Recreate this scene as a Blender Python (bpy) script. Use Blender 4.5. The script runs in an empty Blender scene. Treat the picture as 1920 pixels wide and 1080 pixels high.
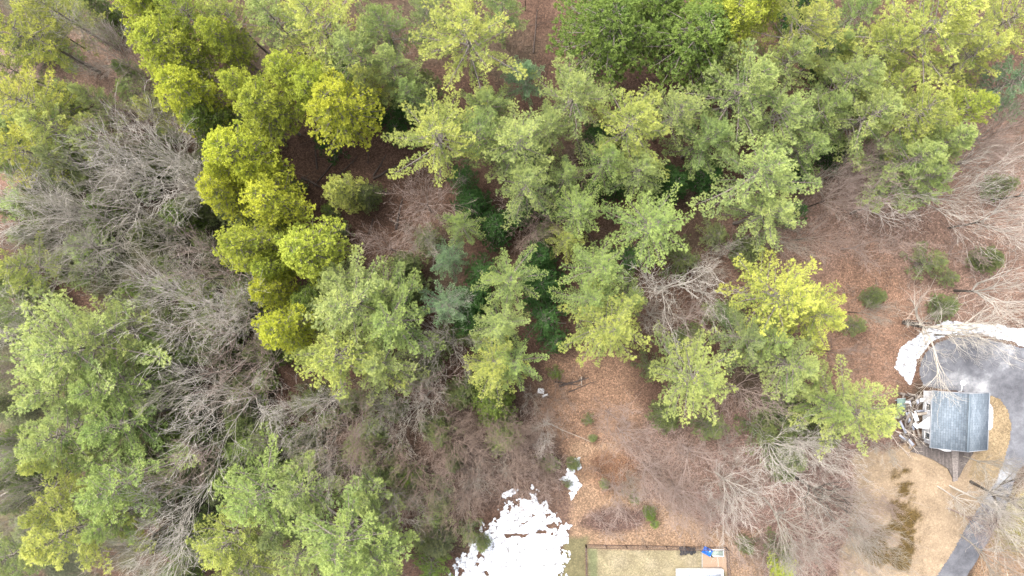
import bpy, math, random
import numpy as np
from mathutils import Vector
# ------------------------------------------------------------ scene, camera, light
scn = bpy.context.scene
C = bpy.data.collections.new("scene"); scn.collection.children.link(C)
S, H = 0.08, 100.0                       # metres per photo pixel on the ground, camera height
rad = math.radians
cam = bpy.data.objects.new("camera", bpy.data.cameras.new("camera"))
C.objects.link(cam); scn.camera = cam
cam.location = (0, 0, H); cam.rotation_euler = (0, 0, 0)
cam.data.sensor_width = 36; cam.data.lens = 36*H/(1920*S)
cam.data.clip_end = 3000; cam.data.clip_start = 1
w = bpy.data.worlds.new("World"); scn.world = w; w.use_nodes = True
wn = w.node_tree.nodes; wl = w.node_tree.links
bgn = wn['Background']; sky = wn.new('ShaderNodeTexSky'); sky.sky_type = 'NISHITA'
sky.sun_disc = False; sky.sun_elevation = rad(58); sky.sun_rotation = rad(-50)
sky.air_density = 1.0; sky.dust_density = 4.0
hs = wn.new('ShaderNodeHueSaturation'); hs.inputs['Saturation'].default_value = 0.25
wl.new(sky.outputs[0], hs.inputs['Color']); wl.new(hs.outputs[0], bgn.inputs[0])
bgn.inputs[1].default_value = 0.15
sun = bpy.data.objects.new("sun", bpy.data.lights.new("sun", 'SUN')); C.objects.link(sun)
sun.data.energy = 1.1; sun.data.angle = rad(25); sun.data.color = (1, .955, .88)
sd = Vector((math.sin(rad(-50))*math.cos(rad(58)), math.cos(rad(-50))*math.cos(rad(58)), math.sin(rad(58))))
sun.rotation_euler = sd.to_track_quat('Z', 'Y').to_euler(); sun.location = (0, 0, 150)
scn.view_settings.view_transform = 'Standard'; scn.view_settings.look = 'None'
scn.view_settings.exposure = 2.28; scn.view_settings.gamma = 1
scn.render.engine = 'CYCLES'
try:
    scn.cycles.max_bounces = 6; scn.cycles.transmission_bounces = 3; scn.cycles.diffuse_bounces = 4
except Exception: pass

def W(px, py, z=0.0):
    k = S*(1-z/H)
    return ((px-960)*k, (540-py)*k)
rng = np.random.default_rng(7)

# ------------------------------------------------------------ materials
def mat(name):
    m = bpy.data.materials.new(name); m.use_nodes = True
    nt = m.node_tree; b = nt.nodes['Principled BSDF']; b.inputs['Roughness'].default_value = .85
    b.inputs['Specular IOR Level'].default_value = .2
    return m, nt, nt.nodes, nt.links, b
def nz(nt, scale, detail=4, rough=.6, coord=None):
    n = nt.nodes.new('ShaderNodeTexNoise'); n.inputs['Scale'].default_value = scale
    n.inputs['Detail'].default_value = detail; n.inputs['Roughness'].default_value = rough
    if coord: nt.links.new(coord, n.inputs['Vector'])
    return n
def ramp(nt, src, stops):
    r = nt.nodes.new('ShaderNodeValToRGB'); e = r.color_ramp.elements
    while len(e) < len(stops): e.new(.5)
    for k, (p, c) in enumerate(stops):
        e[k].position = p; e[k].color = (*c, 1) if len(c) == 3 else c
    nt.links.new(src, r.inputs[0]); return r
def mix(nt, a, b, f, mode='MIX'):
    n = nt.nodes.new('ShaderNodeMix'); n.data_type = 'RGBA'; n.blend_type = mode
    for s, v in ((6, a), (7, b), (0, f)):
        if hasattr(v, 'is_linked'): nt.links.new(v, n.inputs[s])
        else: n.inputs[s].default_value = v if s == 0 else (*v, 1)
    return n.outputs[2]
def bump(nt, b, src, strength, dist=.05):
    n = nt.nodes.new('ShaderNodeBump'); n.inputs['Strength'].default_value = strength
    n.inputs['Distance'].default_value = dist
    nt.links.new(src, n.inputs['Height']); nt.links.new(n.outputs[0], b.inputs['Normal'])
def objco(nt):
    return nt.nodes.new('ShaderNodeTexCoord').outputs['Object']
def simple(name, col, var=.25, scale=3, rough=.8, bmp=.2):
    m, nt, N, L, b = mat(name); co = objco(nt)
    n = nz(nt, scale, 5, .65, co)
    r = ramp(nt, n.outputs[0], [(.25, tuple(c*(1-var) for c in col)), (.75, tuple(min(1, c*(1+var)) for c in col))])
    L.new(r.outputs[0], b.inputs['Base Color']); b.inputs['Roughness'].default_value = rough
    if bmp: bump(nt, b, n.outputs[0], bmp)
    return m
def foliage_mat():
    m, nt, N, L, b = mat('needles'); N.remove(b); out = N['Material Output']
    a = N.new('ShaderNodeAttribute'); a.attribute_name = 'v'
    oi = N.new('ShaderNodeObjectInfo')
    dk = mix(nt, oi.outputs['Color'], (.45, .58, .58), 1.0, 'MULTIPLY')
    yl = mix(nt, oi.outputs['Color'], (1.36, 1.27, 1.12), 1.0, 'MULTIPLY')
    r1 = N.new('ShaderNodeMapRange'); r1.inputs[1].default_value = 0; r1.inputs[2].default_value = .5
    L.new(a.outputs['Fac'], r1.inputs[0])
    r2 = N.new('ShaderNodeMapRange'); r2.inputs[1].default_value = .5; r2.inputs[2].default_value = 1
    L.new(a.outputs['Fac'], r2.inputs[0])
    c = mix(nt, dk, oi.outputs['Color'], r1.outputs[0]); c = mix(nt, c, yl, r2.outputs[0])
    d = N.new('ShaderNodeBsdfDiffuse'); t = N.new('ShaderNodeBsdfTranslucent'); ms = N.new('ShaderNodeMixShader')
    ms.inputs[0].default_value = .38
    L.new(c, d.inputs[0]); L.new(c, t.inputs[0]); L.new(d.outputs[0], ms.inputs[1]); L.new(t.outputs[0], ms.inputs[2])
    L.new(ms.outputs[0], out.inputs[0]); return m
def bark_mat(name, useobj=True, col=(.2, .17, .14)):
    m, nt, N, L, b = mat(name); co = objco(nt)
    n = nz(nt, 6, 5, .7, co); r = ramp(nt, n.outputs[0], [(.3, (.55, .53, .52)), (.7, (1.25, 1.22, 1.2))])
    if useobj:
        oi = N.new('ShaderNodeObjectInfo'); c = mix(nt, oi.outputs['Color'], r.outputs[0], 1.0, 'MULTIPLY')
    else: c = mix(nt, col, r.outputs[0], 1.0, 'MULTIPLY')
    L.new(c, b.inputs['Base Color']); return m
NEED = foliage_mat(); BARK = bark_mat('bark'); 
def ground_mat():
    m, nt, N, L, b = mat('forest_floor'); co = objco(nt)
    a = N.new('ShaderNodeAttribute'); a.attribute_name = 'Col'
    g = N.new('ShaderNodeAttribute'); g.attribute_name = 'rough'
    v = N.new('ShaderNodeTexVoronoi'); v.inputs['Scale'].default_value = 6.5; L.new(co, v.inputs['Vector'])
    wv = nz(nt, 2.4, 8, .82, co); n2 = nz(nt, .35, 6, .6, co); n3 = nz(nt, 9, 3, .7, co)
    sep = N.new('ShaderNodeSeparateColor'); L.new(v.outputs['Color'], sep.inputs[0])
    leaf = ramp(nt, sep.outputs[0], [(0, (.6, .57, .55)), (.35, (.9, .88, .86)), (.7, (1.1, 1.08, 1.07)), (1, (1.6, 1.56, 1.52))])
    pat = ramp(nt, wv.outputs[0], [(.30, (.6, .57, .55)), (.5, (1, 1, 1)), (.68, (1.3, 1.3, 1.3))])
    big = ramp(nt, n2.outputs[0], [(.3, (.78, .76, .74)), (.7, (1.22, 1.2, 1.18))])
    fin = ramp(nt, n3.outputs[0], [(.3, (.7, .7, .7)), (.7, (1.3, 1.3, 1.3))])
    c = mix(nt, leaf.outputs[0], pat.outputs[0], 1, 'MULTIPLY'); c = mix(nt, c, fin.outputs[0], 1, 'MULTIPLY')
    c = mix(nt, (1, 1, 1), c, g.outputs['Fac']); c = mix(nt, c, big.outputs[0], 1, 'MULTIPLY')
    c = mix(nt, a.outputs['Color'], c, 1, 'MULTIPLY'); c = mix(nt, c, (.645, .69, .73), 1, 'MULTIPLY'); L.new(c, b.inputs['Base Color'])
    bump(nt, b, wv.outputs[0], .6, .25); b.inputs['Roughness'].default_value = .95
    return m
def shingle_mat():
    m, nt, N, L, b = mat('roof_shingles'); co = objco(nt)
    br = N.new('ShaderNodeTexBrick'); mp = N.new('ShaderNodeMapping'); mp.inputs['Rotation'].default_value = (0, 0, rad(90))
    L.new(co, mp.inputs[0]); L.new(mp.outputs[0], br.inputs['Vector'])
    br.inputs['Scale'].default_value = 1; br.inputs['Brick Width'].default_value = .75; br.inputs['Row Height'].default_value = .28
    br.inputs['Mortar Size'].default_value = .022; br.inputs['Color1'].default_value = (.145, .168, .195, 1)
    br.inputs['Color2'].default_value = (.092, .112, .135, 1); br.inputs['Mortar'].default_value = (.07, .085, .10, 1)
    n = nz(nt, 2.2, 6, .75, co); r = ramp(nt, n.outputs[0], [(.3, (.86, .87, .88)), (.7, (1.2, 1.18, 1.16))])
    n2 = nz(nt, 14, 3, .7, co); r2 = ramp(nt, n2.outputs[0], [(.3, (.75, .75, .75)), (.7, (1.3, 1.3, 1.3))])
    c = mix(nt, br.outputs[0], r.outputs[0], 1, 'MULTIPLY'); c = mix(nt, c, r2.outputs[0], 1, 'MULTIPLY')
    L.new(c, b.inputs['Base Color']); bump(nt, b, br.outputs['Fac'], -.4, .02); return m
def asphalt_mat():
    m, nt, N, L, b = mat('asphalt'); co = objco(nt)
    n = nz(nt, .16, 5, .6, co); n2 = nz(nt, 6, 6, .8, co); n3 = nz(nt, .9, 6, .7, co)
    r = ramp(nt, n.outputs[0], [(.38, (.07, .07, .078)), (.56, (.11, .11, .12)), (.70, (.25, .25, .255))])
    r2 = ramp(nt, n2.outputs[0], [(.3, (.8, .8, .8)), (.7, (1.2, 1.2, 1.2))]); r3 = ramp(nt, n3.outputs[0], [(.35, (.75, .75, .76)), (.65, (1.2, 1.2, 1.19))])
    c = mix(nt, r.outputs[0], r2.outputs[0], 1, 'MULTIPLY'); c = mix(nt, c, r3.outputs[0], 1, 'MULTIPLY')
    L.new(c, b.inputs['Base Color']); bump(nt, b, n2.outputs[0], .3, .02); return m
def plank_mat(name, c1, c2, rot=0, width=.16):
    m, nt, N, L, b = mat(name); co = objco(nt)
    mp = N.new('ShaderNodeMapping'); mp.inputs['Rotation'].default_value = (0, 0, rot); L.new(co, mp.inputs[0])
    br = N.new('ShaderNodeTexBrick'); L.new(mp.outputs[0], br.inputs['Vector']); br.inputs['Scale'].default_value = 1
    br.inputs['Brick Width'].default_value = 3; br.inputs['Row Height'].default_value = width; br.inputs['Mortar Size'].default_value = .012
    br.inputs['Color1'].default_value = (*c1, 1); br.inputs['Color2'].default_value = (*c2, 1); br.inputs['Mortar'].default_value = (.02, .018, .016, 1)
    n = nz(nt, 3, 5, .7, co); r = ramp(nt, n.outputs[0], [(.3, (.65, .65, .65)), (.7, (1.4, 1.4, 1.4))])
    c = mix(nt, br.outputs[0], r.outputs[0], 1, 'MULTIPLY'); L.new(c, b.inputs['Base Color']); return m
def snow_mat():
    m, nt, N, L, b = mat('snow'); co = objco(nt)
    n = nz(nt, 1.7, 8, .78, co); r = ramp(nt, n.outputs[0], [(.37, (.10, .09, .085)), (.43, (.2, .2, .21)), (.49, (.38, .39, .42)), (.58, (.6, .61, .64))])
    L.new(r.outputs[0], b.inputs['Base Color']); bump(nt, b, n.outputs[0], .5, .15); b.inputs['Roughness'].default_value = .6; return m
M = dict(ground=ground_mat(), shingle=shingle_mat(), asphalt=asphalt_mat(), snow=snow_mat(),
    siding=plank_mat('white_siding', (.5, .5, .52), (.44, .44, .46), 0, .2), deck=plank_mat('deck_boards', (.10, .085, .078), (.06, .05, .047), rad(90)),
    white=simple('white_paint', (.72, .72, .73), .08, 2, .5, .05), dark=simple('dark_glass', (.03, .035, .04), .2, 2, .2, 0),
    wood=simple('weathered_wood', (.13, .11, .095), .5, 4), fence=simple('brown_fence_wood', (.07, .045, .035), .3, 3),
    metal=simple('grey_metal', (.3, .31, .33), .15, 3, .45, .05), blue=simple('blue_plastic', (.01, .09, .38), .3, 4, .4, .1),
    rubber=simple('black_rubber', (.02, .02, .022), .3, 6, .7, .1), stone=simple('dark_stone', (.028, .026, .028), .5, 5),
    concrete=simple('pale_concrete', (.2, .2, .185), .2, 3), sand=simple('sandy_gravel', (.215, .15, .105), .25, 8, .95, .5),
    tarp=simple('green_tarp', (.10, .14, .12), .3, 2), grey=simple('grey_panel', (.22, .23, .27), .2, 2, .5, .1),
    log=simple('log_bark', (.055, .042, .036), .5, 5, .95, .6), pale=simple('pale_dead_wood', (.22, .19, .16), .35, 5, .9, .4),
    needles2=simple('shrub_leaves', (.05, .1, .02), .5, 3))

# ------------------------------------------------------------ mesh helpers
def mesh(name, V, F, m, attrs=None, smooth=False):
    """V (n,3); F (k,3|4) int array or list of such arrays"""
    if not isinstance(F, list): F = [F]
    F = [np.asarray(f, np.int32) for f in F if len(f)]
    me = bpy.data.meshes.new(name); V = np.asarray(V, np.float32)
    me.vertices.add(len(V)); me.vertices.foreach_set('co', V.ravel())
    tot = sum(f.size for f in F); n = sum(len(f) for f in F)
    me.loops.add(tot); me.loops.foreach_set('vertex_index', np.concatenate([f.ravel() for f in F]))
    me.polygons.add(n)
    sizes = np.concatenate([np.full(len(f), f.shape[1]) for f in F])
    me.polygons.foreach_set('loop_start', np.concatenate([[0], np.cumsum(sizes)[:-1]]).astype(np.int32))
    if smooth: me.polygons.foreach_set('use_smooth', np.ones(n, bool))
    if attrs:
        for k, a in attrs.items():
            a = np.asarray(a, np.float32)
            if a.ndim == 1: me.attributes.new(k, 'FLOAT', 'POINT').data.foreach_set('value', a)
            else: me.attributes.new(k, 'FLOAT_COLOR', 'POINT').data.foreach_set('color', np.c_[a, np.ones(len(a))].astype(np.float32).ravel())
    me.materials.append(m); me.update(calc_edges=True); return me
def nrm(a): return a/np.maximum(np.linalg.norm(a, axis=-1, keepdims=True), 1e-9)
def tubes(segs, sides=4):
    """segs: (n,8) p0,p1,r0,r1 -> V,F"""
    s = np.asarray(segs, float); p0, p1, r0, r1 = s[:, :3], s[:, 3:6], s[:, 6:7], s[:, 7:8]
    d = nrm(p1-p0); ref = np.where(np.abs(d[:, 2:3]) < .9, [[0, 0, 1.]], [[1., 0, 0]])
    u = nrm(np.cross(d, ref)); v = np.cross(d, u); n = len(s)
    V = np.empty((n, 2, sides, 3))
    for k in range(sides):
        a = 2*math.pi*k/sides; o = u*math.cos(a)+v*math.sin(a)
        V[:, 0, k] = p0+o*r0; V[:, 1, k] = p1+o*r1
    base = (np.arange(n)*2*sides)[:, None]; F = []
    for k in range(sides):
        k2 = (k+1) % sides
        F.append(base+np.array([[k, k2, sides+k2, sides+k]]))
    return V.reshape(-1, 3), np.concatenate(F)
def blades(P, A, K, L, wd, v, spread=.75, up=.25, r=rng):
    """K thin leaf blades at every tuft P with axis A, length L, width wd, tint v"""
    n = len(P); P = np.repeat(P, K, 0); A = np.repeat(A, K, 0); L = np.repeat(L, K)[:, None]; v = np.repeat(v, K)
    D = nrm(A+r.normal(size=P.shape)*spread+np.array([0, 0, up])); L = L*r.uniform(.7, 1.2, L.shape)
    U = nrm(np.cross(D, np.array([0, 0, 1.])+r.normal(size=P.shape)*.55))*wd*r.uniform(.7, 1.3, L.shape)
    mid = P+D*L*.55
    V = np.stack([P, mid+U, P+D*L, mid-U], 1).reshape(-1, 3)
    F = (np.arange(len(P))*4)[:, None]+np.array([[0, 1, 2, 3]])
    v = v+r.normal(size=len(v))*.04
    return V, F, np.repeat(np.clip(v, 0, 1), 4)
def box(x0, y0, z0, x1, y1, z1):
    V = np.array([[x, y, z] for z in (z0, z1) for x, y in ((x0, y0), (x1, y0), (x1, y1), (x0, y1))], float)
    F = np.array([[3, 2, 1, 0], [4, 5, 6, 7], [0, 1, 5, 4], [1, 2, 6, 5], [2, 3, 7, 6], [3, 0, 4, 7]])
    return V, F
def join(parts):
    V, F, o = [], [], 0
    for v, f in parts: V.append(v); F.append(np.asarray(f)+o); o += len(v)
    return np.concatenate(V), np.concatenate(F)
def link(name, me, parent=None, loc=None, color=None):
    o = bpy.data.objects.new(name, me); C.objects.link(o)
    if parent: o.parent = parent
    if loc is not None: o.location = loc
    if color: o.color = (*color, 1)
    return o
def thing(name, label, cat, loc=(0, 0, 0), rz=0, group=None, me=None):
    o = bpy.data.objects.new(name, me); C.objects.link(o); o.location = loc; o.rotation_euler = (0, 0, rz)
    o['label'] = label; o['category'] = cat
    if group: o['group'] = group
    return o
def noise2(x, y, sc, seed=0, oct=4):
    r = np.random.default_rng(seed); T = r.random((256, 256)); out = 0; amp = 1; tot = 0
    for k in range(oct):
        X = x/sc*2**k+37.3*k+seed*3.1; Y = y/sc*2**k+11.7*k; xi = np.floor(X).astype(int); yi = np.floor(Y).astype(int)
        fx = X-xi; fy = Y-yi; fx = fx*fx*(3-2*fx); fy = fy*fy*(3-2*fy)
        g = lambda a, b: T[a % 256, b % 256]
        out = out+amp*((g(xi, yi)*(1-fx)+g(xi+1, yi)*fx)*(1-fy)+(g(xi, yi+1)*(1-fx)+g(xi+1, yi+1)*fx)*fy); tot += amp; amp *= .55
    return out/tot
def polydist(x, y, poly):
    """signed distance, positive inside, in photo pixels"""
    p = np.array(poly, float); q = np.roll(p, -1, 0); d = np.full(x.shape, 1e9); ins = np.zeros(x.shape, bool)
    for (ax, ay), (bx, by) in zip(p, q):
        ex, ey = bx-ax, by-ay; t = np.clip(((x-ax)*ex+(y-ay)*ey)/(ex*ex+ey*ey+1e-9), 0, 1)
        d = np.minimum(d, np.hypot(x-ax-t*ex, y-ay-t*ey))
        c = ((ay > y) != (by > y)) & (x < (bx-ax)*(y-ay)/((by-ay) if by != ay else 1e-9)+ax); ins ^= c
    return np.where(ins, d, -d)
def sheet(poly, step, z, m, namp=0, nsc=1., seed=0, hfun=None, name='patch', ragged=0, holes=()):
    """an irregular thin patch; ragged edges from noise"""
    P = np.array(poly); xs = np.arange(P[:, 0].min()-8, P[:, 0].max()+8, step/S); ys = np.arange(P[:, 1].min()-8, P[:, 1].max()+8, step/S)
    X, Y = np.meshgrid(xs, ys); D = polydist(X, Y, poly)*S
    wx, wy = (X-960)*S, (540-Y)*S
    D = D+namp*(noise2(wx, wy, nsc, seed, 4)-.5)*2
    if ragged: D = D-ragged*np.clip(noise2(wx, wy, .9, seed+1, 4)-.50, 0, 1)*np.exp(-np.clip(D, 0, 99)/2.6)+ragged*.25*(noise2(wx, wy, .35, seed+2, 2)-.5)*np.exp(-np.abs(D)/.8)
    for (hx, hy, hrx, hry) in holes: D = np.minimum(D, ((np.sqrt(((X-hx)/hrx)**2+((Y-hy)/hry)**2)-1)*hrx*S+(noise2(wx, wy, .6, seed+5, 4)-.5)*1.6))
    n = len(xs); hz = z+(hfun(D, wx, wy) if hfun is not None else 0*D)
    idx = np.arange(X.size).reshape(X.shape); a = idx[:-1, :-1].ravel(); b = idx[:-1, 1:].ravel(); c = idx[1:, 1:].ravel(); d = idx[1:, :-1].ravel()
    F = np.stack([d, c, b, a], 1); keep = (D.ravel()[F] > 0).sum(1) >= 2; F = F[keep]
    V = np.stack([wx.ravel(), wy.ravel(), hz.ravel()], 1)
    used = np.unique(F); mp = np.full(len(V), -1); mp[used] = np.arange(len(used))
    return mesh(name, V[used], mp[F], m, smooth=True)

# ------------------------------------------------------------ ground
def gh(x, y):  # gentle relief
    return (noise2(x, y, 22., 5, 3)-.5)*.5
def axis(a, st):
    c = np.arange(-a, a+st/2, st); o = [a+k for k in (2, 6, 14, 30, 60, 120, 240, 480, 900)]
    return np.concatenate([[-k for k in reversed(o)], c, o])
gx, gy = axis(84, .35), axis(50, .35)
X, Y = np.meshgrid(gx, gy); PX = X/S+960; PY = 540-Y/S
col = np.empty(X.shape+(3,)); col[:] = (.098, .056, .038)
rgh = np.full(X.shape, 1.0)
def zone(mask, c, ro=None):
    global col, rgh
    mask = np.clip(mask, 0, 1)[..., None]; col = col*(1-mask)+np.array(c)*mask
    if ro is not None: rgh = rgh*(1-mask[..., 0])+ro*mask[..., 0]
def ell(cx, cy, rx, ry, soft=.4, n=.5, seed=1):
    d = np.sqrt(((PX-cx)/rx)**2+((PY-cy)/ry)**2); d = d+(noise2(X, Y, 4., seed, 4)-.5)*2*n
    return (1-d)/soft+.5
def poly(p, soft=4, n=3, seed=1, sc=1.5):
    return (polydist(PX, PY, p)+(noise2(X, Y, sc, seed, 4)-.5)*2*n)/soft+.5
zone((noise2(X, Y, 9, 11, 4)-.5)*5, (.075, .052, .034))
zone((PX < 520)*1.*(noise2(X, Y, 6, 12, 4)-.42)*6, (.10, .10, .052))          # greenish understory floor on the left
zone((PX < 700)*(PY > 600)*(noise2(X, Y, 5, 13, 4)-.48)*6, (.06, .062, .034))
zone(ell(190, 130, 120, 70, seed=3), (.165, .105, .075)); zone(ell(20, 130, 60, 50, seed=4), (.2, .13, .105))
zone(ell(10, 360, 50, 50, seed=5), (.19, .11, .08))
zone(ell(1700, 420, 300, 230, .4, .3, seed=6), (.20, .125, .092)); zone(ell(1610, 620, 110, 150, .4, .3, 7), (.205, .12, .08))
zone(ell(1350, 920, 260, 170, .5, .4, 8), (.185, .12, .092)); zone(ell(950, 850, 180, 110, .5, .4, 9), (.11, .07, .052))
zone(ell(1520, 920, 200, 180, .5, .4, 10), (.20, .125, .10))
zone(ell(1110, 760, 95, 110, .4, .3, 14), (.21, .125, .08))
zone(poly([(1070, 830), (1150, 830), (1210, 930), (1330, 985), (1420, 1000), (1440, 1140), (1060, 1140), (1070, 950)], 14, 10, 15), (.235, .15, .095))
zone(ell(1160, 975, 60, 25, .5, .5, 16), (.115, .07, .055)); zone(ell(1150, 880, 50, 40, .5, .5, 17), (.16, .085, .05))
zone(poly([(1600, 850), (1760, 830), (1890, 700), (1900, 800), (1870, 930), (1780, 1140), (1560, 1140), (1600, 960)], 14, 12, 18), (.30, .215, .14), .45)
zone(poly([(1855, 735), (1880, 745), (1900, 780), (1898, 830), (1880, 880), (1860, 915), (1835, 900), (1815, 895), (1830, 850), (1855, 840)], 3, 2, 19), (.265, .19, .11), .7)
st = (noise2(X, Y, 2.2, 21, 5)-.41)*13*np.clip(poly([(1680, 880), (1715, 885), (1712, 940), (1728, 980), (1725, 1025), (1700, 1070), (1640, 1050), (1600, 1010), (1670, 985)], 14, 14, 22), 0, 1)
zone(st, (.095, .06, .018), .9)
zone(poly([(1870, 960), (1925, 900), (1990, 900), (1990, 1160), (1790, 1160)], 8, 6, 23), (.24, .15, .09)); zone(ell(1900, 990, 40, 60, .5, .6, 24), (.2, .17, .06))
zone(poly([(1058, 1006), (1100, 1008), (1102, 1160), (1030, 1160)], 8, 6, 25), (.14, .118, .06), .5)
zone(poly([(1103, 1029), (1316, 1033), (1316, 1072), (1362, 1072), (1366, 1160), (1106, 1160)], 2, 1, 26), (.24, .195, .115), .55)
zone(poly([(1103, 1029), (1120, 1029), (1122, 1160), (1106, 1160)], 3, 2, 27), (.15, .15, .075), .45)
zone((noise2(X, Y, 3, 28, 4)-.52)*5*np.clip(poly([(1103, 1029), (1316, 1033), (1366, 1072), (1366, 1160), (1106, 1160)], 2, 0, 26), 0, 1)*.6, (.27, .22, .145), .55)
Z = gh(X, Y)*np.clip((np.hypot(X-66, (Y+18))-12)/8, 0, 1)*np.clip((np.hypot(X-22, Y+42)-17)/8, 0, 1)
Z = np.where((np.abs(X) > 90) | (np.abs(Y) > 56), 0, Z)
# dips so the snow and the asphalt lie flush
def gz(x, y):
    x = np.array([float(x)]); y = np.array([float(y)])
    return float((gh(x, y)*np.clip((np.hypot(x-66, y+18)-12)/8, 0, 1)*np.clip((np.hypot(x-22, y+42)-17)/8, 0, 1))[0])
idx = np.arange(X.size).reshape(X.shape)
F = np.stack([idx[:-1, :-1].ravel(), idx[:-1, 1:].ravel(), idx[1:, 1:].ravel(), idx[1:, :-1].ravel()], 1)
g = link('ground', mesh('ground', np.stack([X.ravel(), Y.ravel(), Z.ravel()], 1), F, M['ground'],
    {'Col': col.reshape(-1, 3), 'rough': rgh.ravel()}, True)); g['kind'] = 'structure'

def gzv(x, y): return gh(x, y)*np.clip((np.hypot(x-66, y+18)-12)/8, 0, 1)*np.clip((np.hypot(x-22, y+42)-17)/8, 0, 1)
ASPH = [(1732, 724), (1724, 700), (1727, 678), (1738, 658), (1756, 643), (1790, 632), (1830, 632), (1870, 641), (1925, 655), (2000, 672), (2100, 690),
        (2100, 860), (1990, 860), (1925, 868), (1905, 884), (1898, 915), (1884, 955), (1850, 1020), (1812, 1082), (1770, 1150), (1720, 1150),
        (1757, 1082), (1790, 1030), (1820, 975), (1850, 930), (1866, 905), (1884, 862), (1893, 830), (1897, 800), (1890, 768), (1874, 748), (1857, 740), (1800, 733)]
dr = link('driveway', sheet(ASPH, .16, .05, M['asphalt'], .12, 1.2, 31, lambda D, x, y: gzv(x, y)+np.clip(D, -.2, .1)*.3, 'driveway')); dr['kind'] = 'structure'
snowh = lambda s: (lambda D, x, y: gzv(x, y)+np.clip(D*.35, -.06, .13)+(noise2(x, y, 1.8, s, 3)-.5)*.07)
def snow(poly, label, namp, seed, sc=1.4, rg=3., holes=()):
    o = thing('snow_patch', label, 'snow', me=sheet(poly, .11, .06, M['snow'], namp, sc, seed, snowh(seed), 'snow_patch', rg, holes)); o['kind'] = 'structure'
    return o
SN = [(838, 1150), (848, 1080), (855, 1045), (880, 1030), (900, 1000), (885, 985), (905, 972), (935, 960), (950, 938), (985, 930), (1012, 922), (1030, 950), (1050, 968), (1045, 990), (1066, 1004), (1068, 1040), (1055, 1080), (1045, 1150)]
snow(SN, 'large white snow field beside the fenced lawn', .9, 41, 1.2, 12, [(957, 953, 5, 6), (950, 962, 3, 3), (1000, 966, 4, 3), (985, 980, 5, 4), (932, 980, 4, 5), (970, 1002, 12, 3), (985, 1003, 5, 4), (952, 1004, 5, 4), (1014, 998, 11, 4), (1035, 984, 10, 6), (920, 1008, 3, 5), (898, 1040, 2, 5), (896, 1054, 3, 6), (907, 1050, 2, 3), (913, 1075, 4, 4), (1025, 965, 4, 3), (1050, 1010, 4, 2)])
snow([(938, 930), (960, 917), (985, 912), (1012, 915), (1010, 920), (985, 921), (962, 926), (945, 938)], 'thin broken snow strip above the large snow field', .55, 42, .8)
snow([(1048, 898), (1060, 890), (1066, 868), (1078, 860), (1088, 858), (1086, 875), (1074, 888), (1082, 898), (1095, 905), (1085, 918), (1072, 935), (1064, 928), (1068, 910), (1055, 902)], 'small twisted snow patch around two green saplings', .4, 43, 1.0)
snow([(1050, 985), (1062, 975), (1072, 985), (1066, 1000), (1050, 1005), (1040, 1000)], 'scattered snow remnants at the upper right corner of the snow field', .6, 44, .7)
snow([(806, 988), (815, 982), (828, 986), (834, 1000), (838, 1008), (826, 1016), (814, 1012), (812, 998)], 'small lone snow patch among bare brown trees', .35, 45, .8)
snow([(1706, 720), (1690, 706), (1678, 690), (1680, 668), (1692, 652), (1706, 638), (1726, 626), (1745, 611), (1778, 599), (1800, 604), (1830, 606), (1870, 610), (1925, 617), (2010, 632), (2010, 668), (1925, 650), (1895, 642), (1860, 632), (1825, 626), (1798, 626), (1770, 632), (1745, 642), (1731, 657), (1720, 676), (1716, 698)], 'curved white snow bank along the driveway bend', .35, 46, 1.8, .8)

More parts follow.
